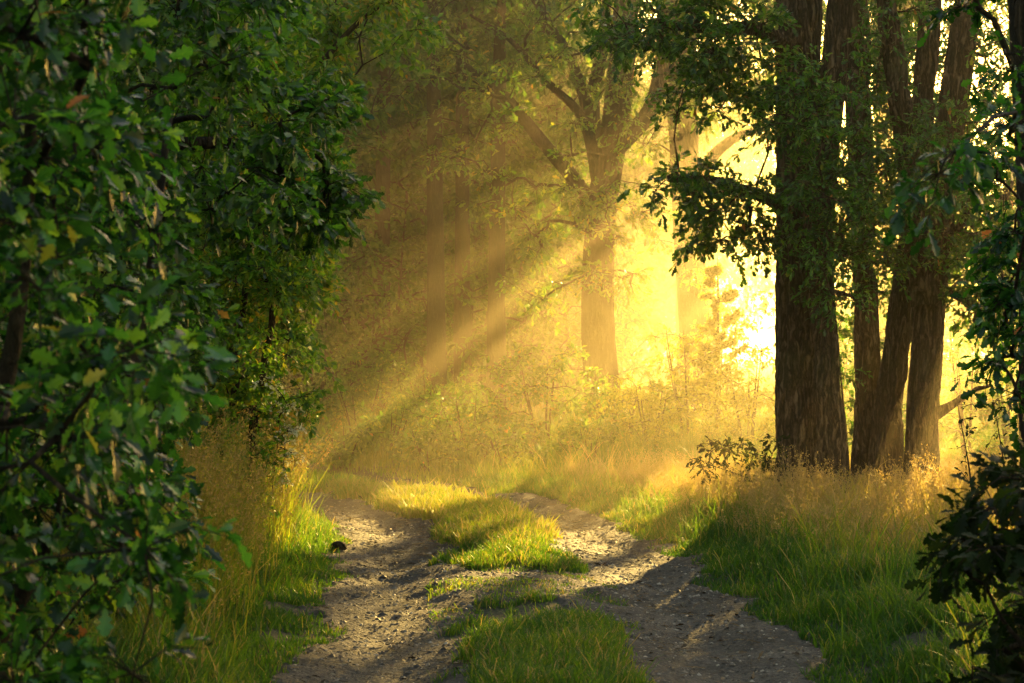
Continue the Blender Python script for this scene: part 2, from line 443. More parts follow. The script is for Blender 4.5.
def plant(name, label, cat, base, stems, clusters, rng, tpl, leaf, per, crad, mat, wood='bark', twigs=9, r0=.006, group=None, droop=.25,
          tint=(.2, .9), flat=.55, detail=False, rise=.06, parts=('trunk', 'crown'), wiggle=.1, minh=None, ridge=.018, flare=.3, ex=.5, upness=1.1):
    """stems: list of (points, radii). returns the Empty that parents stem and foliage"""
    base = np.asarray(base, float)
    e = link(name, None, None, tuple(base)); e.empty_display_size = .3
    tag(e, label, cat, group)
    sk = Skel(rng); wb = Buf(); lb = Buf()
    for si, (pts, rad) in enumerate(stems):
        p, r = resample(np.asarray(pts, float) - base, rad, .02 if detail else .12)
        if detail: tube(wb, p, r, 110, .07, 3 + si * 7 + int(abs(base[0]) * 10), True, ridge, flare)
        else: tube(wb, p, r, 12, .08, si * 7 + 2, True, 0, flare if si == 0 else 0)
        st = max(1, len(p) // 30)
        sk.trunk(p[::st], r[::st])
    if name == 'oak_tree' and len(clusters):
        clusters = np.asarray(clusters, float); clusters = clusters[~in_gap(clusters)]
    clusters = np.asarray(clusters, float) - base if len(clusters) else np.zeros((0, 3))
    dirs = []
    if len(clusters):
        A = np.array(sk.p)
        order = np.argsort([np.min(np.linalg.norm(A - c, axis=1)) for c in clusters])
        clusters = clusters[order]
        for c in clusters: dirs.append(sk.reach(c, wiggle, rise, minh))
        sk.emit(wb, r0, ex)
        fill(lb, wb, clusters, dirs, crad, rng, tpl, leaf, per, twigs, droop, tint, flat, max(.0018, r0 * .35), upness)
    link(parts[0], wb.mesh(parts[0], [M[wood]], True), e)
    if lb.n: link(parts[1], lb.mesh(parts[1], [M[mat]], False), e)
    return e

def dup(root, loc, rz, sc, label, group):
    r = root.copy(); COL.objects.link(r); r.location = loc; r.rotation_euler = (0, 0, rz); r.scale = (sc, sc, sc)
    r['label'] = label; r['group'] = group
    for ch in [o for o in COL.objects if o.parent == root]:
        c = ch.copy(); COL.objects.link(c); c.parent = r
    return r

def gz(x, y): return float(ground_z(np.array([x]), np.array([y]))[0])
def stem_px(lst, y, base_drop=.15):
    """(px, py, width px) rows from base to top at distance y"""
    pts = [P(a, b_, y) for a, b_, w in lst]; rad = [w / 2 / F * y for a, b_, w in lst]
    pts[0][2] = gz(pts[0][0], y) - base_drop
    return pts, rad

exec_order = []
# ------------------------------------------------------------------ right-hand trunk cluster (about 17.5 m away)
R1 = np.random.default_rng(11)
# oak 1 : biggest trunk with the limb that hangs over the track
s = stem_px([(800, 500, 44), (798, 440, 40), (797, 330, 39), (797, 200, 40), (798, 60, 43), (800, -80, 42), (806, -300, 36), (812, -560, 26)], 17.5)
lim = [(P(800, 60, 17.5), P(760, 30, 17.0), P(715, 30, 16.6), P(650, 22, 16.3)), (P(800, 215, 17.5), P(762, 196, 17.1), P(716, 182, 16.8), P(668, 178, 16.6))]
cl = pix_points(R1, [(760, 20, 16.6, 26, .6, 6), (715, 30, 16.5, 30, .6, 9), (685, 55, 16.4, 28, .6, 7), (745, 75, 16.8, 26, .5, 9), (700, 95, 16.5, 26, .5, 7), (650, 35, 16.4, 26, .5, 4),
                     (765, 120, 16.9, 16, .4, 4), (670, 180, 16.6, 16, .4, 4), (705, 175, 16.7, 20, .4, 6), (745, 190, 16.9, 22, .4, 7), (700, 215, 16.7, 18, .4, 4), (735, 240, 16.9, 20, .3, 5), (765, 235, 17.0, 14, .3, 3), (690, 248, 16.7, 8, .3, 1),
                     (620, 8, 16.3, 40, .4, 9), (690, 5, 16.4, 50, .5, 10), (830, -60, 17.0, 60, 1.5, 14), (760, -90, 17.0, 60, 1.5, 14), (700, -70, 16.5, 50, 1.2, 12), (800, -260, 17.0, 130, 2.5, 30)])
plant('oak_tree', 'tall oak with the thickest straight trunk, its leafy limb hanging over the track', 'tree', s[0][0],
      [s, (list(lim[0]), [.07, .05, .035, .02]), (list(lim[1]), [.06, .04, .028, .015])], cl, R1, OAK_LO, .075, 110, .27, 'oak_leaf', 'bark', detail=True, r0=.005, tint=(.1, .9), group='trees standing together on the right bank')
# oak 2 slim trunk hugging oak 1
R1 = np.random.default_rng(12)
s = stem_px([(834, 500, 32), (831, 440, 25), (826, 350, 23), (822, 280, 21), (825, 180, 21), (833, 80, 23), (841, -20, 22), (853, -250, 16)], 17.1)
cl = pix_points(R1, [(800, 120, 16.4, 26, .4, 9), (835, 150, 16.4, 26, .4, 10), (805, 190, 16.4, 22, .4, 6), (845, 210, 16.4, 24, .4, 9), (830, 250, 16.5, 22, .3, 6), (795, 80, 16.5, 20, .4, 4), (815, 100, 16.2, 40, .5, 14), (830, 220, 16.2, 40, .5, 14), (840, 280, 16.3, 26, .4, 6), (840, -150, 16.5, 70, 1.2, 10), (838, 370, 17.6, 8, .2, 1)])
plant('oak_tree', 'slimmer oak trunk pressed against the thickest trunk, with a pale scar', 'tree', s[0][0], [s], cl, R1, OAK_MIN, .062, 85, .25, 'oak_leaf', 'bark', detail=True, r0=.0045, group='trees standing together on the right bank')
# tree 3
R1 = np.random.default_rng(13)
s = stem_px([(866, 490, 32), (868, 430, 25), (867, 350, 23), (865, 280, 22), (861, 180, 23), (857, 60, 25), (853, -60, 23), (850, -280, 16)], 18.2)
cl = pix_points(R1, [(870, 110, 17.2, 24, .4, 9), (885, 170, 17.2, 24, .4, 9), (870, 230, 17.3, 22, .4, 8), (895, 250, 17.2, 20, .4, 6), (880, 60, 17.3, 22, .4, 5), (850, 300, 19.0, 14, .4, 4), (845, 350, 19.2, 10, .4, 3), (845, 410, 19.4, 10, .3, 4), (890, 300, 18.9, 12, .3, 3), (870, 60, 19.2, 40, .6, 12), (860, 150, 19.2, 40, .6, 10), (850, 240, 19.2, 30, .6, 8), (880, 20, 16.9, 40, .4, 8), (900, 180, 16.8, 36, .4, 10)])
plant('oak_tree', 'upright narrow trunk in the middle of the trunk group', 'tree', s[0][0], [s], cl, R1, OAK_MIN, .062, 85, .25, 'oak_leaf', 'bark', detail=True, r0=.0045, group='trees standing together on the right bank')
# tree 4 leaning
R1 = np.random.default_rng(14)
s = stem_px([(884, 490, 36), (887, 430, 29), (894, 370, 25), (902, 310, 23), (910, 250, 22), (919, 160, 21), (928, 40, 20), (940, -160, 16)], 17.9)
cl = pix_points(R1, [(915, 200, 17.2, 22, .3, 8), (930, 250, 17.2, 22, .3, 8), (900, 140, 17.2, 18, .3, 5), (930, 100, 17.4, 18, .3, 4), (935, 170, 16.7, 36, .4, 12), (910, 60, 18.8, 36, .5, 10), (920, 270, 18.9, 22, .5, 6), (940, -120, 17.2, 60, 1.2, 8)])
plant('oak_tree', 'furrowed trunk leaning to the right away from the middle trunk', 'tree', s[0][0], [s], cl, R1, OAK_MIN, .062, 85, .25, 'oak_leaf', 'bark', detail=True, r0=.0045, group='trees standing together on the right bank')
# tree 5 with dark fork
R1 = np.random.default_rng(15)
s = stem_px([(921, 495, 36), (922, 440, 29), (925, 380, 28), (930, 310, 27), (938, 230, 26), (948, 140, 26), (961, 50, 26), (973, -40, 25), (985, -220, 18)], 17.6)
fork = ([P(927, 300, 17.5), P(915, 235, 17.3), P(906, 150, 17.2), (P(896, 70, 17.1)), P(887, 0, 17.1), P(880, -120, 17.1)], [.10, .095, .09, .085, .08, .06])
cl = pix_points(R1, [(960, 130, 17.3, 24, .4, 6), (985, 170, 17.3, 28, .4, 9), (965, 220, 17.3, 24, .4, 10), (1000, 90, 17.4, 26, .4, 5), (990, 230, 17.2, 26, .4, 9), (960, 275, 17.4, 20, .4, 7), (975, 320, 17.6, 20, .4, 6), (1005, 290, 17.4, 22, .4, 7), (955, 370, 17.8, 14, .3, 4), (985, 365, 17.9, 20, .4, 4), (900, 10, 17.0, 20, .4, 4), (1000, 20, 17.4, 26, .4, 5), (975, 60, 19, 46, .7, 16), (985, 150, 19.4, 40, .8, 16), (980, 230, 19.4, 40, .8, 22), (900, 100, 19.6, 60, .6, 20), (900, 220, 19.6, 60, .6, 30), (960, 280, 19.6, 50, .8, 36), (960, 80, 20, 60, .8, 26), (880, 40, 20, 50, .8, 16), (1000, 200, 20, 40, .8, 16), (975, 340, 19.8, 40, .6, 18), (1000, 300, 19, 26, .6, 8), (990, 20, 18.5, 40, .6, 10), (970, -150, 17.2, 90, 1.4, 14)])
limb = ([P(936, 415, 17.6), P(955, 402, 17.5), P(975, 390, 17.4), P(990, 385, 17.3)], [.028, .022, .016, .01])
plant('oak_tree', 'rightmost trunk of the group, forked above with a dark second stem', 'tree', s[0][0], [s, fork, limb], cl, R1, OAK_MIN, .066, 95, .26, 'oak_leaf', 'bark', detail=True, r0=.0045, group='trees standing together on the right bank')
# dark near trunk at the picture's right edge
R1 = np.random.default_rng(16)
s = stem_px([(1052, 640, 60), (1044, 520, 44), (1038, 400, 38), (1037, 280, 36), (1033, 150, 36), (1026, 0, 36), (1018, -200, 34), (1012, -500, 26)], 10.5)
cl = pix_points(R1, [(1010, 250, 9.8, 20, .3, 6), (1005, 290, 9.8, 20, .3, 5), (1010, 340, 9.8, 20, .3, 5), (1010, 190, 9.8, 20, .3, 4), (1015, 390, 9.8, 14, .3, 2), (950, 165, 6.6, 16, .12, 2), (995, 140, 7.2, 18, .2, 2), (1020, 60, 9.8, 20, .3, 3), (970, 5, 9.9, 26, .3, 3), (1010, -150, 9.8, 90, .9, 16)])
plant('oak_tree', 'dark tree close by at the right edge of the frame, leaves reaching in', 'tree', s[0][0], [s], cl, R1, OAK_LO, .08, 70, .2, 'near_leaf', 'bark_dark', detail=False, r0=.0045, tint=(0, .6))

# ------------------------------------------------------------------ left side
# near lobed-leaf thicket 4-6 m
R2 = np.random.default_rng(21)
def keep_near(p):
    px = 512 + F * p[0] / p[1]; py = 341.5 - F * (p[2] - EYE) / p[1]
    lim_ = np.interp(py, [-100, 0, 100, 200, 330, 400, 500, 600, 700], [60, 90, 110, 140, 200, 165, 165, 160, 170])
    return px < lim_ and px > -330 and vnoise(p[0] * 2.6, p[1] * 2.2, p[2] * 2.6, 5) > -.18
cl = scatter(R2, (-2.4, 3.9, .15), (-.55, 6.2, 3.1), 250, .13, keep_near)
gb = np.array([-1.75, 5.2, gz(-1.75, 5.2)])
st = [([gb + (0, 0, -.1), gb + (.05, 0, .8), gb + (-.05, -.1, 1.7), gb + (.1, 0, 2.7)], [.05, .04, .03, .012]),
      ([gb + (.1, 0, -.1), gb + (.35, -.2, .7), gb + (.55, -.35, 1.4), gb + (.6, -.4, 2.2)], [.035, .03, .02, .01]),
      ([gb + (.05, .1, -.1), gb + (.35, .5, .6), gb + (.6, .8, 1.2), gb + (.7, .9, 2.0)], [.035, .03, .02, .01])]
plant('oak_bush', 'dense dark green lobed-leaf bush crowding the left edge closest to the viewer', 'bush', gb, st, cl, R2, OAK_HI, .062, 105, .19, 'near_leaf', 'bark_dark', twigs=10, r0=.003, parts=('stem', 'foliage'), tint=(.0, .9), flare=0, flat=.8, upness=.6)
# overhanging oak, 8-12 m
R2 = np.random.default_rng(22)
def keep_oak(p):
    px = 512 + F * p[0] / p[1]; py = 341.5 - F * (p[2] - EYE) / p[1]
    lim_ = np.interp(py, [-200, 0, 40, 80, 100, 120, 150, 180, 205, 235, 250, 290, 350, 400, 700], [320, 290, 260, 245, 310, 290, 255, 322, 330, 250, 215, 190, 200, 170, 170])
    return px < lim_ and px > -120
cl = scatter(R2, (-3.6, 7.6, .2), (-.4, 10.8, 3.9), 330, .2, keep_oak)
cl2 = pix_points(R2, [(325, 100, 10.2, 8, .1, 2), (310, 112, 10.2, 10, .2, 2), (328, 200, 10.2, 10, .15, 3), (315, 185, 10.2, 14, .2, 4), (290, 205, 10.2, 16, .2, 4), (265, 160, 10.2, 20, .3, 5)])
cl = np.vstack([cl, cl2])
gb = np.array([-3.3, 9.6, gz(-3.3, 9.6)])
st = [([gb + (0, 0, -.2), gb + (.05, 0, 1.5), gb + (-.05, -.1, 3.2), gb + (.1, 0, 6)], [.22, .18, .15, .06]),
      ([gb + (0.05, 0, 1.6), gb + (.9, .2, 2.1), gb + (1.7, .4, 2.3), gb + (2.3, .55, 2.25)], [.07, .05, .035, .012]),
      ([gb + (0.0, 0, 2.3), gb + (.9, -.4, 2.9), gb + (1.6, -.3, 3.2), gb + (2.2, 0.2, 3.2)], [.06, .05, .035, .012])]
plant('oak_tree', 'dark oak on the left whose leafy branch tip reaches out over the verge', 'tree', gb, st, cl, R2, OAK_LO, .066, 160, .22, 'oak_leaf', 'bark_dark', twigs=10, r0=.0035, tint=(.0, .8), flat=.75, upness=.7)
# hazel, 13-15 m : small leaves, sunlit rim
R2 = np.random.default_rng(23)
def keep_hz(p):
    px = 512 + F * p[0] / p[1]; py = 341.5 - F * (p[2] - EYE) / p[1]
    lim_ = np.interp(py, [-50, 60, 120, 200, 270, 300, 380, 450, 480], [300, 285, 300, 312, 322, 300, 308, 295, 270])
    gap = 262 < px < 296 and 365 < py < 470
    return px < lim_ and px > 150 and not (gap and R2.random() < .9)
cl = scatter(R2, (-2.9, 13.0, .4), (-1.1, 14.6, 3.7), 270, .13, keep_hz)
gb = np.array([-2.1, 13.9, gz(-2.1, 13.9)])
st = [([gb + (k * .09, k % 2 * .15, -.1), gb + (k * .16, 0, .9), gb + (k * .24, .05, 1.8), gb + (k * .3, .1, 2.9)], [.035, .028, .02, .008]) for k in (-2, -1, 0, 1, 2)]
plant('hazel_bush', 'small-leaved hazel bush with yellow sunlit rim beside the tall left grass', 'bush', gb, st, cl, R2, OVAL, .055, 170, .21, 'hazel_leaf', 'twig', twigs=10, r0=.0025, parts=('stem', 'foliage'), tint=(.1, .95), flare=0)
M['glint_leaf'] = leaf_mat('glint_leaf', [(0, (.5, .52, .4)), (1, (.8, .8, .72))], [(0, (.4, .45, .2)), (1, (.7, .7, .4))], .4, .3, .6)  # near-white leaf colour imitates spots of bright light
R2 = np.random.default_rng(27)
cl = pix_points(R2, [(270, 385, 13.5, 9, .2, 3), (282, 410, 13.5, 11, .2, 5), (288, 435, 13.5, 9, .2, 5), (290, 455, 13.5, 7, .2, 4), (284, 470, 13.5, 7, .2, 2)])
gb = P(268, 500, 13.6); gb[2] = gz(gb[0], 13.6)
plant('glint_stand_in', 'added sprig with near-white leaves standing in for bright glints in the hazel', 'bush', gb, [([gb + (0, 0, -.05), gb + (.03, 0, .4), gb + (.08, 0, .8)], [.005, .004, .002])], cl, R2, OVAL, .03, 36, .1, 'glint_leaf', 'twig', twigs=6, r0=.002, parts=('stem', 'foliage'), flare=0)  # added sprig, its paleness stands in for light glinting in the hazel
# yellow-lit young tree behind the oak tip
R2 = np.random.default_rng(24)
cl = pix_points(R2, [(310, 140, 15.5, 22, .4, 10), (300, 190, 15.5, 20, .4, 9), (300, 250, 15.6, 18, .4, 9), (310, 285, 15.6, 14, .3, 6), (270, 300, 15.7, 22, .4, 8), (290, 340, 15.8, 16, .3, 5), (350, 15, 16.2, 45, .6, 14), (400, 10, 16.2, 30, .6, 7), (320, 60, 16, 35, .6, 12), (240, 0, 16, 60, 1, 16), (330, -80, 16, 90, 1, 18)])
gb = np.array([-2.3, 15.9, gz(-2.3, 15.9)])
st = [([gb + (0, 0, -.1), gb + (.1, 0, 1.5), gb + (.2, .1, 3.0), gb + (.6, .2, 4.6)], [.09, .07, .05, .02]),
      ([gb + (.2, 0, 2.6), gb + (.6, 0, 3.3), gb + (1.1, 0, 3.9), gb + (1.6, .1, 4.2)], [.04, .03, .02, .01])]
plant('young_tree', 'young tree with sunlit yellow-green leaves behind the dark oak branch tip', 'tree', gb, st, cl, R2, OVAL, .07, 150, .27, 'hazel_leaf', 'twig', twigs=10, r0=.003, droop=.5, tint=(.25, .95))

# ------------------------------------------------------------------ right foreground dark bush
R3 = np.random.default_rng(31)
def keep_rb(p):
    px = 512 + F * p[0] / p[1]; py = 341.5 - F * (p[2] - EYE) / p[1]
    lim_ = np.interp(py, [440, 470, 500, 540, 600, 640, 700], [1012, 990, 972, 958, 965, 985, 960])
    return px > lim_ and px < 1200 and py > 468
cl = scatter(R3, (1.2, 5.4, .15), (2.4, 6.6, 1.12), 130, .1, keep_rb)
gb = np.array([1.62, 5.9, gz(1.62, 5.9)])
st = [([gb + (0, 0, -.08), gb + (-.03, 0, .4), gb + (-.08, 0, .75), gb + (-.1, 0, .98)], [.011, .009, .007, .004]),
      ([gb + (.05, 0, -.08), gb + (.2, .1, .5), gb + (.35, .1, 1.1)], [.014, .01, .006])]
plant('young_oak', 'young oak bush coloured as a black silhouette at the lower right corner', 'bush', gb, st, cl, R3, OAK_HI, .075, 34, .13, 'silhouette_leaf', 'bark_dark', twigs=5, r0=.003, parts=('stem', 'foliage'), flare=0)
# dark twiggy bush at the foot of oak 1
R3 = np.random.default_rng(32)
b0 = P(776, 492, 16.9); b0[2] = gz(b0[0], b0[1])
cl = pix_points(R3, [(700, 462, 16.6, 7, .2, 3), (715, 450, 16.6, 9, .2, 3), (735, 450, 16.7, 9, .2, 4), (755, 458, 16.8, 9, .2, 4), (770, 445, 16.9, 8, .2, 3), (745, 472, 16.8, 9, .2, 3), (768, 470, 16.9, 8, .2, 3), (722, 472, 16.6, 6, .2, 1)])
st = [([b0 + (0, 0, -.05), b0 + (-.08, 0, .12), b0 + (-.25, -.05, .25), b0 + (-.45, -.1, .33)], [.014, .012, .009, .005]), ([b0 + (0, 0, -.05), b0 + (-.02, 0, .2), b0 + (-.06, 0, .38)], [.01, .008, .005])]
plant('oak_shrub', 'small dark leafy shrub at the foot of the thickest trunk against the glow', 'bush', b0, st, cl, R3, OAK_MIN, .06, 26, .12, 'silhouette_leaf', 'twig', twigs=5, r0=.0025, parts=('stem', 'foliage'), flare=0)

# ------------------------------------------------------------------ golden saplings in the gap
def shrub(name, label, cat, px, py, y, w, h, n, seed, tpl, leaf, per, crad, mat, wood='twig', group=None, tint=(.2, .95), stems=4, droop=.2, r0=.003):
    rng = np.random.default_rng(seed)
    b_ = P(px, py, y); b_[2] = gz(b_[0], y)
    cl_ = scatter(rng, b_ + (-w, -w * .8, .12), b_ + (w, w * .8, h), n, crad * .55, lambda p: ((p[0] - b_[0]) / w) ** 2 + ((p[1] - y) / (w * .8)) ** 2 < (1.02 - .75 * max(0, (p[2] - b_[2]) / h - .35) ** 1.2) and vnoise(p[0] * 2.2, p[1] * 2.2, p[2] * 2.2, seed) > -.35)
    st_ = []
    for k in range(stems):
        a = rng.uniform(0, 2 * pi); o = np.array([cos(a), sin(a), 0]) * w
        hh = h * rng.uniform(.75, .98)
        st_.append(([b_ + o * .08 + (0, 0, -.08), b_ + o * .2 + (0, 0, hh * .35), b_ + o * .35 + (0, 0, hh * .7), b_ + o * .45 + (0, 0, hh)], [r0 * 7, r0 * 5, r0 * 3, r0 * 1.3]))
    return plant(name, label, cat, b_, st_, cl_, rng, tpl, leaf, per, crad, mat, wood, twigs=9, r0=r0, parts=('stem', 'foliage'), flare=0, group=group, tint=tint, droop=droop)
shrub('golden_sapling', 'glowing leafy sapling thicket right of the middle tree', 'bush', 690, 462, 26, .7, 1.75, 40, 41, OVAL, .06, 80, .2, 'gold_leaf', group='backlit saplings in the golden gap')
shrub('golden_sapling', 'backlit bushy sapling just left of the thickest trunk, behind the dark shrub', 'bush', 748, 465, 25, .6, 1.45, 36, 42, OVAL, .06, 80, .2, 'gold_leaf', group='backlit saplings in the golden gap')
shrub('golden_sapling', 'tall pale sapling farther back in the golden gap', 'bush', 718, 455, 31, 1.0, 2.3, 44, 43, OVAL, .08, 80, .28, 'gold_leaf', group='backlit saplings in the golden gap')
shrub('golden_sapling', 'low shrub glowing at the end of the right bank', 'bush', 650, 470, 24.5, .5, 1.0, 26, 44, OVAL, .06, 80, .22, 'gold_leaf', group='backlit saplings in the golden gap')
# thin pine sapling
R3 = np.random.default_rng(45)
pb = P(716, 455, 28); pb[2] = gz(pb[0], 28)
e = link('pine_sapling', None, None, tuple(pb)); tag(e, 'thin young pine with whorled side twigs standing in the bright gap', 'tree')
wb, lb = Buf(), Buf()
H = 2.6
tp, tr = resample(np.array([(0, 0, -.1), (.02, 0, 1), (0.03, 0, 2), (.02, 0, H)]), [.028, .024, .016, .005], .1)
tube(wb, tp, tr, 7)
for zz0 in np.arange(.6, H - .1, .22):
    for k in range(4):
        zz = zz0 + R3.uniform(-.1, .1); a = R3.uniform(0, 2 * pi); L = (.5 * (1 - zz / H) + .12) * R3.uniform(.5, 1.3)
        A = np.array([[.02, 0, zz]]); C_ = A + np.array([[cos(a) * L, sin(a) * L, L * R3.uniform(-.2, .6)]]); B_ = (A + C_) / 2 - (0, 0, .04)
        thin_tubes(wb, A, B_, C_, np.array([.006]), np.array([.003]))
        n = 90; t = R3.uniform(.25, 1.05, (n, 1)); pos = A + (C_ - A) * t
        put_leaves(lb, TINY, pos, R3.normal(0, .8, (n, 3)) + unit(C_ - A), R3.normal(0, 1, (n, 3)) + (0, 0, .3), np.full(n, .09), R3.random(n))
lb.v[:] = [v for v in lb.v]
link('trunk', wb.mesh('trunk', [M['twig']], True), e); link('crown', lb.mesh('crown', [M['gold_leaf']]), e)

# ------------------------------------------------------------------ middle trees (about 30 m)
R4 = np.random.default_rng(51)
Y4 = 29
s = stem_px([(608, 480, 48), (605, 430, 38), (599, 360, 34), (597, 290, 31), (601, 220, 30), (609, 160, 30), (618, 100, 27), (624, 40, 25), (630, -60, 22), (640, -220, 16)], Y4)
l1 = ([P(600, 225, Y4), P(578, 185, 28.6), P(545, 145, 28.2), P(515, 108, 28), P(490, 82, 27.8), P(455, 60, 27.6)], [.12, .11, .095, .085, .065, .035])
l2 = ([P(604, 200, Y4), P(592, 130, 29), P(575, 70, 29), P(548, 20, 28.8), P(520, -20, 28.6)], [.12, .10, .07, .055, .04])
l3 = ([P(600, 190, Y4), P(583, 120, 28.7), P(545, 80, 28.4), P(510, 40, 28.2), P(470, 15, 28)], [.10, .07, .05, .035, .02])
l4 = ([P(615, 150, Y4), P(650, 110, 29.2), P(662, 60, 29.4), P(665, 0, 29.5), P(670, -90, 29.5)], [.13, .12, .11, .10, .08])
l5 = ([P(604, 175, Y4), P(592, 110, 29.2), P(600, 60, 29.4), P(606, 0, 29.5), P(600, -80, 29.5)], [.12, .11, .09, .07, .05])
cl = pix_points(R4, [(450, 60, 27.6, 28, .8, 9), (490, 100, 27.8, 26, .8, 8), (460, 140, 27.6, 26, .8, 6), (530, 60, 28.2, 30, 1, 9), (420, 100, 27.4, 24, .6, 5), (500, 190, 28, 22, .6, 4),
                     (560, 30, 28.5, 30, 1, 9), (640, 60, 28.6, 34, 1, 8), (600, 90, 28.4, 34, .8, 8), (560, 190, 28.3, 26, .6, 8), (600, 230, 28.3, 30, .6, 10), (640, 200, 28.6, 26, .6, 7), (545, 245, 28.3, 24, .6, 7), (530, 290, 28.4, 18, .5, 4), (570, 270, 28.3, 20, .5, 4),
                     (605, 130, 27.9, 34, .5, 5), (550, 100, 27.8, 40, .6, 3), (610, 270, 27.8, 26, .5, 6), (590, 180, 27.8, 30, .5, 6), (480, -40, 28, 70, 1.5, 16), (600, -60, 29, 80, 2, 22), (640, 10, 29, 40, 1.5, 8), (400, 20, 27.8, 40, 1, 8)])
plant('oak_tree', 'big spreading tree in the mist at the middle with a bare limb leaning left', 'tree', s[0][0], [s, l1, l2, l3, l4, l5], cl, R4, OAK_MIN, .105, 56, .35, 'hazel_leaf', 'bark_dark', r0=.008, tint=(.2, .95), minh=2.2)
s = stem_px([(700, 460, 36), (694, 330, 30), (688, 220, 30), (684, 150, 30), (682, 60, 28), (684, -60, 24), (690, -200, 18)], 33)
l1 = ([P(688, 200, 33), P(710, 160, 33), P(735, 138, 33), P(765, 128, 33)], [.12, .10, .08, .04])
R4 = np.random.default_rng(52)
cl = pix_points(R4, [(730, 120, 32, 28, 1, 7), (760, 100, 32, 30, 1, 8), (700, 60, 32, 34, 1, 8), (660, 120, 32, 26, 1, 6), (715, 200, 32.4, 26, .8, 5), (745, 170, 32.4, 16, .8, 3), (680, 260, 32.4, 22, .6, 3), (690, -50, 33, 90, 2, 20)])
plant('oak_tree', 'hazy tree behind the middle one with a branch curving right', 'tree', s[0][0], [s, l1], cl, R4, OAK_MIN, .12, 75, .42, 'hazel_leaf', 'bark_dark', r0=.008, minh=2.6)

# ------------------------------------------------------------------ forest trees: three kinds, copied
def forest_tree(seed, H, base_h, spread, n, label, leaf=.17, per=110, crad=.75, tr=.2, group=None):
    rng = np.random.default_rng(seed)
    lean = rng.uniform(-.3, .3, 2)
    st_ = [([(0, 0, -.3), (lean[0] * .1, 0, H * .15), (lean[0] * .5, lean[1] * .3, H * .45), (lean[0], lean[1], H * .92)], [tr * 1.15, tr, tr * .75, tr * .18])]
    cl_ = scatter(rng, (-spread, -spread, base_h), (spread, spread, H), n, crad * .62,
                  lambda p: (p[0] ** 2 + p[1] ** 2) ** .5 < spread * (sin(pi * min(1, max(0, (p[2] - base_h) / (H - base_h))) ** .7) * .75 + .3) and vnoise(p[0] * .6, p[1] * .6, p[2] * .6, seed) > -.42)
    return plant('forest_tree', label, 'tree', (0, 0, 0), st_, cl_, rng, OVAL, leaf, per, crad, 'far_leaf', 'bark_dark', twigs=9, r0=.011, group=group, flare=.3, minh=base_h * .6)

GB = 'trees of the misty wood behind the track'
GR = 'trees in the row beyond the right bank'
pa = forest_tree(61, 16, 8.1, 3.2, 130, 'hazy tree', group=GR, tr=.19)
pb_ = forest_tree(62, 15.5, 7.6, 3.0, 130, 'hazy tree', group=GR, tr=.17)
pc = forest_tree(63, 12, 3.2, 2.5, 150, 'hazy tree', group=GB, tr=.2)
pd = forest_tree(64, 13, 3.8, 2.8, 150, 'hazy tree', group=GB, tr=.17)
pe = forest_tree(65, 3.4, .2, 1.5, 70, 'hazy shrub', group='understorey shrubs under the misty wood', leaf=.11, per=120, crad=.5, tr=.04)
pe.name = 'understorey_shrub'; pe['category'] = 'bush'
protos = [pa, pb_, pc, pd]
usedp = set()
def place(proto, x, y, rz, sc, label, group):
    z = gz(x, y)
    if proto.name not in usedp:
        usedp.add(proto.name); o = proto; o.location = (x, y, z); o.rotation_euler = (0, 0, rz); o.scale = (sc,) * 3; o['label'] = label; o['group'] = group
    else: o = dup(proto, (x, y, z), rz, sc, label, group)
    return o
# row beyond the right bank (shades the foreground, lets light in below its crowns)
row = [(7.2, 41, 0, 1.0, 0), (8.3, 42, 1.1, 1.02, 1), (10.9, 39.5, 2.3, 1.12, 0), (13.6, 41, 4.0, 1.0, 1), (16.4, 40, 5.1, 1.05, 0), (7.0, 47, .6, 1.15, 0), (12.2, 48, 3.3, 1.42, 1), (17.5, 47, 2.0, 1.1, 0), (10.2, 45, 1.9, 1.1, 0)]
rowlab = ['hazy tree trunk seen between the thick trunks', 'slender misty tree behind the forked trunk', 'tall tree beyond the right edge leaves', 'tree of the far row past the right edge of the frame']
for i, (x, y, rz, sc, k) in enumerate(row):
    px = 512 + F * x / y
    lab = rowlab[3] if px > 1010 else rowlab[2] if px > 950 else rowlab[1] if px > 850 else rowlab[0]
    place(protos[k], x, y, rz, sc, lab, GR)
pf = forest_tree(66, 8.2, .6, 2.3, 120, 'hazy tree', group='small trees far across the meadow', leaf=.22, per=80, crad=.75, tr=.13)
far = [(3.3, 62, 0, .95), (5.2, 66, 1, .8), (10.6, 64, 2, 1.0), (12.9, 66, 3, 1.05), (15.6, 65, 4, .95), (19.5, 67, 5, .95), (23.5, 66, .6, 1.0), (28.5, 68, 1.6, 1.0), (0.5, 66, 3.2, 1.1), (-4.2, 72, 3.4, 1.4), (-7, 75, 3.4, 1.5), (-1.8, 74, 2.4, 1.4), (-10, 78, 1.4, 1.5), (34, 69, 3.4, 1), (3.2, 80, 4.4, 1.55), (7.4, 84, 5.4, 1.5), (1.2, 75, 1.4, 1.5)]
for i, (x, y, rz, sc) in enumerate(far):
    if i == 0: pf.location = (x, y, gz(x, y)); pf.scale = (sc,) * 3; pf['label'] = 'pale small tree across the meadow, left of the bright gap'
    else: dup(pf, (x, y, gz(x, y)), rz, sc, 'pale small tree across the meadow, ' + ('left of the bright gap' if x < 7.5 else 'right of the bright gap, behind the trunks'), 'small trees far across the meadow')
rng = np.random.default_rng(67)
gx = np.array([7.7, 41.5, 0.])
cl = scatter(rng, (4.4, 38.5, 5.7), (9.6, 41.5, 7.4), 15, .85)  # hanging clumps added to break the low sun into shafts and dapples
cl = np.vstack([cl, scatter(rng, (5.2, 39.5, 8), (10, 43.5, 13), 70, .6)])
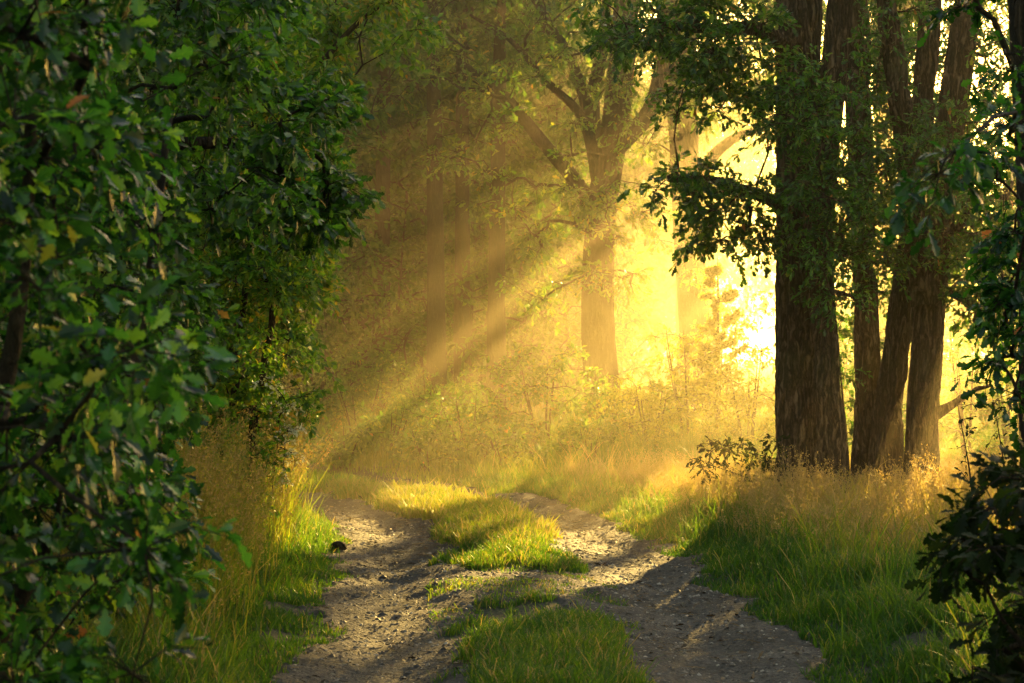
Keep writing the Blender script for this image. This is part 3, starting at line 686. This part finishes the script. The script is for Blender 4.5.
plant('oak_tree', 'added hazy tree far behind the trunk group, its hanging limbs splitting the sunlight', 'tree', gx, [([gx + (0, 0, -.3), gx + (.1, 0, 4), gx + (0, .1, 8), gx + (.2, 0, 13)], [.24, .2, .15, .04])], cl, rng, OVAL, .15, 120, .5, 'far_leaf', 'bark_dark', r0=.009, group=None, minh=4.0)
# misty wood along the left and behind
wood = [(-9.5, 25, 0, .85, 2), (-6.6, 27, 1, .9, 3), (-4.4, 31.5, 2.2, .95, 2), (-2.5, 35, 3.1, 1, 3), (-1.2, 39, .4, 1, 2), (-.4, 43, 1.9, 1.05, 3), (.3, 52, 2.9, 1.1, 2),
        (-8, 34, 4.4, 1.1, 2), (-5.2, 39, 5.2, 1.15, 3), (-3.2, 44, .9, 1.15, 2), (-11.5, 31, 3.6, 1.1, 3), (-1.5, 50, 2.0, 1.25, 2), (-6.5, 49, 1.5, 1.3, 3), (-10.5, 43, 2.5, 1.25, 2), (-13, 22, 1.4, .95, 2), (-3.6, 27.5, 3.9, .8, 3), (-1.31, 34, 1.1, .8, 2), (-.9, 35.5, 2.1, .84, 3), (-.3, 34.4, 4.1, .78, 2), (-.3, 40, 5.1, .85, 3), (2.4, 53, 1.3, 1.05, 2), (4.4, 51, 2.6, 1.02, 3), (5.5, 56, .3, 1.0, 2)]
for i, (x, y, rz, sc, k) in enumerate(wood):
    lab = 'dim tree at the front of the misty wood behind the track' if i < 5 else 'dim tree deep in the misty wood on the left'
    place(protos[k], x, y, rz, sc, 'pale tree closing the view behind the middle tree' if x > 2 else lab, GB)
for x, y, rz, sc in [(-1.12, 29.5, .5, .72), (-.8, 32, 2.5, .72), (-.24, 30.5, 4.5, .74), (-2.1, 32, 3.5, .75)]:
    place(pa, x, y, rz, sc, 'slender dim trunk standing in the mist left of the middle tree', 'slender trunks in the mist')
us = [(-9, 45, 0, 2), (-6.5, 46, 1, 2), (-4, 47, 2, 2.1), (-1.8, 48, 3, 2), (.3, 50, 4, 2), (-8, 38, 3, 1.6), (-9.5, 30, 2, 1.4), (-5.5, 25, 0, 1), (-4.2, 27.5, 1, .9), (-3.0, 29.5, 2, 1), (-2.0, 32, 3, 1.05), (-.8, 34, 4, 1), (.2, 36.5, 5, 1.1), (1.2, 39, .5, 1.1), (-6.8, 23.5, 2.5, .9), (-2.6, 38, 3.5, 1.3), (.5, 45, 1.5, 1.4), (-4.8, 33, 2.2, 1.3)]
for i, (x, y, rz, sc) in enumerate(us):
    place(pe, x, y, rz, sc, 'dim shrub under the misty wood behind the track bend', 'understorey shrubs under the misty wood')
# lit shrub in front of the middle tree
shrub('hazel_sapling', 'leafy sapling filling the slit between the thickest trunks and the middle trunk', 'bush', 852, 482, 19.4, .3, 1.75, 30, 75, OVAL, .055, 90, .18, 'oak_leaf')
shrub('hazel_sapling', 'low leafy sapling behind the leaning trunk', 'bush', 893, 482, 19.8, .25, 1.6, 18, 76, OVAL, .055, 80, .17, 'oak_leaf')
shrub('elder_bush', 'pale green bush in the haze just left of the middle tree foot', 'bush', 545, 470, 24.5, .85, 1.35, 46, 71, OVAL, .075, 90, .27, 'hazel_leaf')
shrub('elder_bush', 'low misty bush beyond the grassy middle of the track', 'bush', 470, 478, 23.5, .8, .95, 34, 72, OVAL, .07, 80, .25, 'hazel_leaf')
shrub('elder_bush', 'yellowish bush right at the foot of the middle tree', 'bush', 620, 470, 25.5, .6, .8, 24, 73, OVAL, .07, 80, .24, 'gold_leaf')
for i, (px, y_, w_, h_, n_) in enumerate([(345, 22.5, .5, .55, 16), (390, 23.5, .55, .7, 18), (430, 22.2, .45, .5, 14), (505, 22.3, .4, .45, 12), (590, 22.8, .4, .45, 12), (360, 26, .8, 1.2, 26), (430, 27, .8, 1.3, 26), (640, 27.5, .5, .8, 16)]):
    shrub('nettle_clump', 'low leafy weed clump in the mist behind the track bend', 'plant', px, 470, y_, w_, h_, n_, 120 + i, TINY, .075, 100, .17, 'hazel_leaf', group='weed clumps in the mist behind the bend', tint=(.0, .8), stems=6, r0=.0015)
for i, (px, y_, w_, h_) in enumerate([(835, 31, .8, 2.4), (880, 34, 1.0, 3.0), (925, 32, .8, 2.6), (965, 35, 1.1, 3.1), (1010, 33, 1.0, 2.8), (1050, 30, .9, 2.6)]):
    shrub('thorn_bush', ['backlit bush behind the thickest trunks', 'tall backlit bush behind the middle trunk', 'backlit bush behind the leaning trunk', 'widest backlit bush right of the trunk group', 'backlit bush far behind the right edge leaves', 'bush at the picture edge beyond the bank'][i], 'bush', px, 450, y_, w_, h_, 46, 140 + i, OVAL, .075, 80, .28, 'hazel_leaf', group='backlit bushes beyond the right trunks')
# low weedy bush on the left verge and right background bush
shrub('bramble_bush', 'rounded green bush right beside the rightmost trunk of the group', 'bush', 968, 462, 23, .45, 1.65, 34, 74, OVAL, .06, 85, .22, 'hazel_leaf')
shrub('bramble_bush', 'green bush beyond the bank near the right edge of the frame', 'bush', 1012, 462, 24, .6, 1.7, 36, 77, OVAL, .06, 80, .24, 'hazel_leaf')

# ------------------------------------------------------------------ grass
def blades(buf, x, y, h, w, tint, rng, lean=.35, wind=(0, 0)):
    n = len(x); z = ground_z(x, y) - .01
    a = rng.uniform(0, 2 * pi, n); face = np.stack([np.cos(a), np.sin(a), 0 * a], 1)
    b_ = rng.uniform(0, 2 * pi, n); ld = np.stack([np.cos(b_) + wind[0], np.sin(b_) + wind[1], 0 * b_], 1) * (lean * rng.uniform(.2, 1.3, n) * h)[:, None]
    base = np.stack([x, y, z], 1); up = np.array([0, 0, 1.]) * h[:, None]
    p1 = base + up * .5 + ld * .22; p2 = base + up * .85 + ld * .62; p3 = base + up * (1 - .12 * rng.random(n)[:, None]) + ld * 1.05
    hw = face * (w / 2)[:, None]
    v = np.stack([base - hw, base + hw, p1 - hw * .9, p1 + hw * .9, p2 - hw * .55, p2 + hw * .55, p3], 1)
    q = np.array([(0, 1, 3, 2), (2, 3, 5, 4)]); t = np.array([(4, 5, 6)])
    off = (np.arange(n) * 7)[:, None, None]
    buf.add(v.reshape(-1, 3), quads=q[None] + off, tris=t[None] + off, a=np.repeat(np.clip(tint, 0, 1), 7))

def sample_area(rng, x0, x1, y0, y1, n):
    return rng.uniform(x0, x1, n), rng.uniform(y0, y1, n)
def in_view(x, y, m=60):
    px = 512 + F * x / y
    return (px > -m) & (px < 1024 + m)

G = np.random.default_rng(81)
# median strip
x, y = sample_area(G, -2.6, 1.2, 7.6, 19.5, 330000)
d = track_d(x, y); m = rut_mask(x, y)
clump = fbm(x * 3.1, y * 3.1, 0, 7, 3)
k = (np.abs(d) < .62) & (m < .5 * G.random(len(x)) ** .6 + .1) & (clump > -.35 - .5 * smooth(12.2, 13, y)) & (G.random(len(x)) < .75 - .6 * m)
k |= (np.abs(d) < .55) & (m > .4) & (y < 12.4) & (y > 10.2) & (clump > .1) & (G.random(len(x)) < .5)
x, y, clump, d = x[k], y[k], clump[k], d[k]
tall = smooth(13, 15, y)
h = (.03 + .05 * (clump * .5 + .5) + .03 * smooth(10.6, 9.2, y) + .045 * tall) * G.uniform(.5, 1.4, len(x))
h *= 1 + .6 * (G.random(len(x)) < .06); h *= 1 - .55 * smooth(.05, .4, rut_mask(x, y))
tn = .08 + .3 * G.random(len(x)) ** 1.3 + .3 * smooth(.15, .6, d) * smooth(11, 9, y) + .26 * tall + .14 * clump + .5 * (G.random(len(x)) < .13)  # farther blades tinted yellower, putting the sunlit patch into their colour
b = Buf(); blades(b, x, y, h, G.uniform(.004, .0085, len(x)) * (1 + .2 * tall), tn, G, .75)
tag(link('median_grass', b.mesh('median_grass', [M['grass']])), 'short green grass growing between the two wheel ruts', 'grass', kind='stuff')

# side verges (short green grass beside the ruts)
x, y = sample_area(G, -4.5, 6.5, 7.4, 21, 900000)
d = track_d(x, y); m = rut_mask(x, y); clump = fbm(x * 2.6, y * 2.6, 0, 9, 3)
k = in_view(x, y) & (np.abs(d) > .95) & (m < .5 * G.random(len(x)) ** .8) & (G.random(len(x)) < np.where(np.abs(d) < 2.6, .8, .4)) & (clump > -.8)
x, y, d, clump = x[k], y[k], d[k], clump[k]
edge = smooth(1.05, 1.7, np.abs(d))
h = (.03 + .08 * edge + .05 * clump * edge + .03 * smooth(1.6, 2.6, np.abs(d))) * G.uniform(.5, 1.4, len(x))
h *= 1 + 1.2 * (G.random(len(x)) < .06)
tn = .05 + .28 * G.random(len(x)) ** 1.3 + .16 * clump + .5 * (G.random(len(x)) < .09) + .5 * smooth(1.5, 2.4, d) * smooth(10.2, 12.5, y) + .22 * smooth(1.5, 2.2, -d) + .1 * smooth(14, 17, y)
b = Buf(); blades(b, x, y, np.maximum(h, .02), G.uniform(.004, .0085, len(x)), tn, G, .75)
tag(link('verge_grass', b.mesh('verge_grass', [M['grass']])), 'green grass edging the ruts and covering both banks', 'grass', kind='stuff')

# tall dry grass with feathery seed heads
def tall_grass(name, label, x, y, hmin, hmax, rng, tint0=.6, spike=26, wind=(-.4, 0)):
    b_ = Buf(); n = len(x); z = ground_z(x, y)
    H_ = rng.uniform(hmin, hmax, n) * (1 + .45 * vnoise(x * 1.9, y * 1.9, 0, 3)) * (1 - .38 * smooth(15, 16.6, y) * smooth(24, 20, y) * (x > 1.2))
    a = rng.uniform(0, 2 * pi, n); ln = rng.uniform(.08, .35, n)
    dr = np.stack([np.cos(a) + wind[0], np.sin(a) + wind[1], 0 * a], 1) * (ln * H_)[:, None]
    A = np.stack([x, y, z - .02], 1); C_ = A + np.array([0, 0, 1.]) * H_[:, None] + dr; B_ = A + np.array([0, 0, .55]) * H_[:, None] + dr * .25
    tn = np.clip(tint0 + rng.uniform(-.12, .25, n), 0, 1)
    thin_tubes(b_, A, B_, C_, np.full(n, .0014), np.full(n, .0009), a=np.repeat(tn, 9))
    # panicle: small spikelets along the top third, spreading and drooping
    t = rng.uniform(.68, 1.03, (n, spike, 1))
    pos = B_[:, None] + (C_ - B_)[:, None] * ((t - .55) / .45)
    sp = (1.06 - t) * .065 + .004
    r_ = rng.normal(0, 1, (n, spike, 3)) * sp * np.array([.8, .8, .45])
    r_ = r_ + dr[:, None] * .12 * (rng.random((n, spike, 1)))
    pos = (pos + r_).reshape(-1, 3)
    f = rng.normal(0, .6, pos.shape) + np.array([0, 0, .7]) + unit(r_.reshape(-1, 3)) * .6
    put_leaves(b_, TINY, pos, f, rng.normal(0, 1, pos.shape), rng.uniform(.008, .022, len(pos)), np.clip(np.repeat(tn, spike) + rng.uniform(-.08, .2, len(pos)), 0, 1))
    # a few long basal blades
    xx = np.repeat(x, 3) + rng.normal(0, .03, n * 3); yy = np.repeat(y, 3) + rng.normal(0, .03, n * 3)
    blades(b_, xx, yy, rng.uniform(.35, .8, n * 3) * np.repeat(H_, 3), rng.uniform(.003, .006, n * 3), np.repeat(tn, 3) - .2, rng, .45, wind)
    o = link(name, b_.mesh(name, [M['grass']])); tag(o, label, 'grass', kind='stuff'); return o
x, y = sample_area(G, 1.2, 6.5, 10.5, 21, 19000)
d = track_d(x, y)
dens = smooth(1.4, 2.1, d) * (.15 + .85 * smooth(11.3, 13.3, y + .35 * (x - 2)))
k = in_view(x, y) & (G.random(len(x)) < .8 * dens * np.clip(.5 + 1.1 * vnoise(x * 2.2, y * 2.2, 0, 77), 0.06, 1))
tall_grass('dry_grass', 'golden dry seeding grass on the bank below the right trunks', x[k], y[k], .12, .46, G, .78)
x, y = sample_area(G, -3.8, -1.0, 8.4, 16.5, 9500)
d = -track_d(x, y)
k = in_view(x, y) & (G.random(len(x)) < smooth(1.35, 1.9, d) * (.5 + .5 * smooth(9, 11, y)))
tall_grass('seeding_grass', 'tall yellow seeding grass on the left verge below the hazel', x[k], y[k], .35, .75, G, .6, wind=(.5, -.2))

# misty back grass and weeds
x, y = sample_area(G, -9, 9, 17.5, 34, 260000)
d = track_d(x, y); m = rut_mask(x, y)
k = in_view(x, y) & (m < .4) & ((np.abs(d) > 1.0) | (y < 60)) & (G.random(len(x)) < .8)
x, y, d = x[k], y[k], d[k]
hh = (.07 + .14 * smooth(19, 24, y) * smooth(1.2, 2.5, np.abs(d))) * G.uniform(.4, 1.4, len(x)) * (1 + .4 * vnoise(x, y, 0, 5))
b = Buf(); blades(b, x, y, hh, G.uniform(.006, .013, len(x)),   .18 + .3 * G.random(len(x)) + .1 * vnoise(x * .7, y * .7, 0, 8), G, .45)
tag(link('back_grass', b.mesh('back_grass', [M['grass']])), 'rough misty grass and weeds where the track bends away', 'grass', kind='stuff')
x, y = sample_area(G, -6, 3.2, 20.5, 26.5, 3000)
d = track_d(x, y); k = in_view(x, y) & (np.abs(d) > 1.3) & (G.random(len(x)) < .55) & (vnoise(x * 1.2, y * 1.2, 0, 15) > -.2)
tall_grass('tall_weeds', 'pale tall weed stalks in the mist beyond the track bend', x[k], y[k], .4, .95, G, .34, wind=(0, 0))
x, y = sample_area(G, -30, 60, 34, 110, 90000)
k = in_view(x, y)
b = Buf(); blades(b, x[k], y[k], G.uniform(.15, .5, k.sum()), G.uniform(.02, .04, k.sum()), .4 + .3 * G.random(k.sum()), G, .4)
tag(link('meadow_grass', b.mesh('meadow_grass', [M['grass']])), 'open meadow grass fading into the bright mist', 'grass', kind='stuff')

# gravel, litter
def stones(name, x, y, size, mat, rng, label, flat=.6, zoff=0):
    n = len(x); z = track_z(x, y) + zoff
    oct_ = np.array([(1, 0, 0), (0, 1, 0), (-1, 0, 0), (0, -1, 0), (0, 0, 1), (0, 0, -1)], float)
    T = np.array([(0, 1, 4), (1, 2, 4), (2, 3, 4), (3, 0, 4), (1, 0, 5), (2, 1, 5), (3, 2, 5), (0, 3, 5)])
    v = oct_[None] * (1 + rng.uniform(-.35, .35, (n, 6, 3))); v[..., 2] *= flat
    a = rng.uniform(0, 2 * pi, n); ca, sa = np.cos(a)[:, None], np.sin(a)[:, None]
    vx = v[..., 0] * ca * 1.3 - v[..., 1] * sa; vy = v[..., 0] * sa * 1.3 + v[..., 1] * ca
    v = np.stack([vx, vy, v[..., 2]], -1) * size[:, None, None] + np.stack([x, y, z], 1)[:, None]
    b_ = Buf(); b_.add(v.reshape(-1, 3), tris=T[None] + (np.arange(n) * 6)[:, None, None], a=np.repeat(rng.random(n) ** 1.5, 6))
    o = link(name, b_.mesh(name, [M[mat]], False)); tag(o, label, name.replace('_', ' '), kind='stuff'); return o
x, y = sample_area(G, -2.6, 2.2, 7.6, 19, 60000)
m = rut_mask(x, y); k = (m > .35) & (G.random(len(x)) < .75)
stones('gravel', x[k], y[k], G.gamma(1.6, .0026, k.sum()) + .0018, 'stone', G, 'small stones strewn over the wheel ruts')
x, y = sample_area(G, -2.6, 2.4, 7.6, 19, 9000)
m = rut_mask(x, y); k = (m > .15) & (G.random(len(x)) < .5)
n = int(k.sum()); x, y = x[k], y[k]
b = Buf(); put_leaves(b, OAK_MIN, np.stack([x, y, track_z(x, y) + .012], 1), np.stack([G.normal(0, 1, n), G.normal(0, 1, n), G.normal(0, .18, n)], 1), G.normal(0, .25, (n, 3)) + (0, 0, 1), G.uniform(.02, .055, n), G.random(n) ** 1.6)
tag(link('fallen_leaves', b.mesh('fallen_leaves', [M['litter']])), 'brown fallen leaves scattered over the track', 'leaves', kind='stuff')

n = 900
x, y = sample_area(G, -2.4, 2.4, 7.8, 18, n * 3); k = (rut_mask(x, y) > .1); x, y = x[k][:n], y[k][:n]; n = len(x)
a = G.uniform(0, 2 * pi, n); L_ = G.uniform(.02, .11, n)
A = np.stack([x, y, track_z(x, y) + .006], 1); C_ = A + np.stack([np.cos(a) * L_, np.sin(a) * L_, G.uniform(0, .012, n)], 1); B_ = (A + C_) / 2 + np.stack([G.normal(0, .006, n), G.normal(0, .006, n), np.full(n, .004)], 1)
b = Buf(); thin_tubes(b, A, B_, C_, G.uniform(.001, .0028, n), np.full(n, .0008), a=np.repeat(G.random(n), 9))
tag(link('fallen_twigs', b.mesh('fallen_twigs', [M['litter']])), 'thin fallen twigs and straw lying on the track', 'twigs', kind='stuff')
# dark lump of dead wood at the left rut
wp = P(338, 549, 14.0); wp[2] = gz(wp[0], 14.0)
b = Buf(); pts, rd = resample(np.array([(-.075, 0, .0), (-.04, .01, .045), (.02, .02, .05), (.06, .0, .04), (.085, -.01, .01)]), [.03, .045, .05, .035, .02], .006)
tube(b, pts, rd, 28, .5, 4, True, .02)
pts, rd = resample(np.array([(.04, -.02, .02), (.02, -.05, .05), (-.03, -.07, .06)]), [.02, .018, .01], .006); tube(b, pts, rd, 14, .5, 9, True, .01)
b.v = [v_ * .6 for v_ in b.v]
tag(link('dead_wood', b.mesh('dead_wood', [M['bark_dark']], True), None, tuple(wp)), 'small dark chunk of dead wood at the left edge of the rut', 'dead wood')
# a bare fallen twig in front
def stalk(px, py, y, h, seed, label):
    rng = np.random.default_rng(seed); b0 = P(px, py, y); b0[2] = gz(b0[0], y)
    cl_ = [b0 + (rng.uniform(-.05, .05) - .08 * k / 8, rng.uniform(-.05, .05), h * (.3 + .7 * k / 8)) for k in range(9)]
    return plant('leafy_stalk', label, 'plant', b0, [([b0 + (0, 0, -.05), b0 + (-.02, 0, h * .5), b0 + (-.1, 0, h)], [.006, .005, .002])], cl_, rng, OAK_MIN, .045, 6, .05, 'silhouette_leaf', 'twig', twigs=3, r0=.0015, parts=('stem', 'foliage'), flare=0)
stalk(975, 520, 11.5, .95, 91, 'thin dark stalk with few leaves left of the silhouetted bush')
stalk(1008, 520, 11.8, 1.0, 92, 'thin dark stalk rising out of the silhouetted bush')

# ------------------------------------------------------------------ mist
m, nt, out = newmat('morning_mist')
vs = nt.nodes.new('ShaderNodeVolumeScatter'); vs.inputs['Color'].default_value = (1, .84, .50, 1)
vs.inputs['Density'].default_value = .0108; vs.inputs['Anisotropy'].default_value = .7
nt.links.new(vs.outputs[0], out.inputs['Volume'])
x0, x1, y0, y1, z0, z1 = -60, 90, 13.2, 170, -2.5, 9.0
b = Buf(); b.add([(x0, y0, z0), (x1, y0, z0), (x1, y1, z0), (x0, y1, z0), (x0, y0, z1), (x1, y0, z1), (x1, y1, z1), (x0, y1, z1)],
                 quads=[(0, 3, 2, 1), (4, 5, 6, 7), (0, 1, 5, 4), (1, 2, 6, 5), (2, 3, 7, 6), (3, 0, 4, 7)])
mist = link('mist', b.mesh('mist', [m])); tag(mist, 'golden morning mist hanging in the wood and over the meadow', 'mist', kind='stuff')

# ------------------------------------------------------------------ light, sky, camera
w = bpy.data.worlds.new('World'); scene.world = w; w.use_nodes = True
nt = w.node_tree; nt.nodes.clear()
wo = nt.nodes.new('ShaderNodeOutputWorld'); bg = nt.nodes.new('ShaderNodeBackground'); sky = nt.nodes.new('ShaderNodeTexSky')
sky.sky_type = 'NISHITA'; sky.sun_disc = False; sky.sun_elevation = SUN_EL; sky.sun_rotation = SUN_AZ
sky.air_density = 2.2; sky.dust_density = 2.5
bg.inputs[1].default_value = .36
nt.links.new(sky.outputs[0], bg.inputs[0]); nt.links.new(bg.outputs[0], wo.inputs[0])
sl = bpy.data.lights.new('sun', 'SUN'); sl.energy = 34; sl.angle = radians(.5); sl.color = (1, .61, .15)
so = bpy.data.objects.new('sun', sl); COL.objects.link(so)
from mathutils import Vector
so.rotation_euler = Vector(tuple(-SDIR)).to_track_quat('-Z', 'Y').to_euler()

cam = bpy.data.cameras.new('camera'); cam.lens = 70; cam.sensor_width = 36; cam.clip_start = .1; cam.clip_end = 9000
cam.dof.use_dof = True; cam.dof.focus_distance = 14.5; cam.dof.aperture_fstop = 8
co = bpy.data.objects.new('camera', cam); COL.objects.link(co); co.location = (0, 0, EYE); co.rotation_euler = (pi / 2, 0, 0)
scene.camera = co

scene.view_settings.view_transform = 'Standard'; scene.view_settings.look = 'None'; scene.view_settings.exposure = 0
scene.render.engine = 'CYCLES'
c = scene.cycles
c.max_bounces = 6; c.diffuse_bounces = 3; c.glossy_bounces = 2; c.transmission_bounces = 3; c.volume_bounces = 1; c.transparent_max_bounces = 4
c.sample_clamp_indirect = 4; c.use_denoising = True
try: c.denoiser = 'OPENIMAGEDENOISE'
except Exception as ex: print(ex)
c.caustics_reflective = False; c.caustics_refractive = False
print('verts', sum(len(m_.vertices) for m_ in bpy.data.meshes))
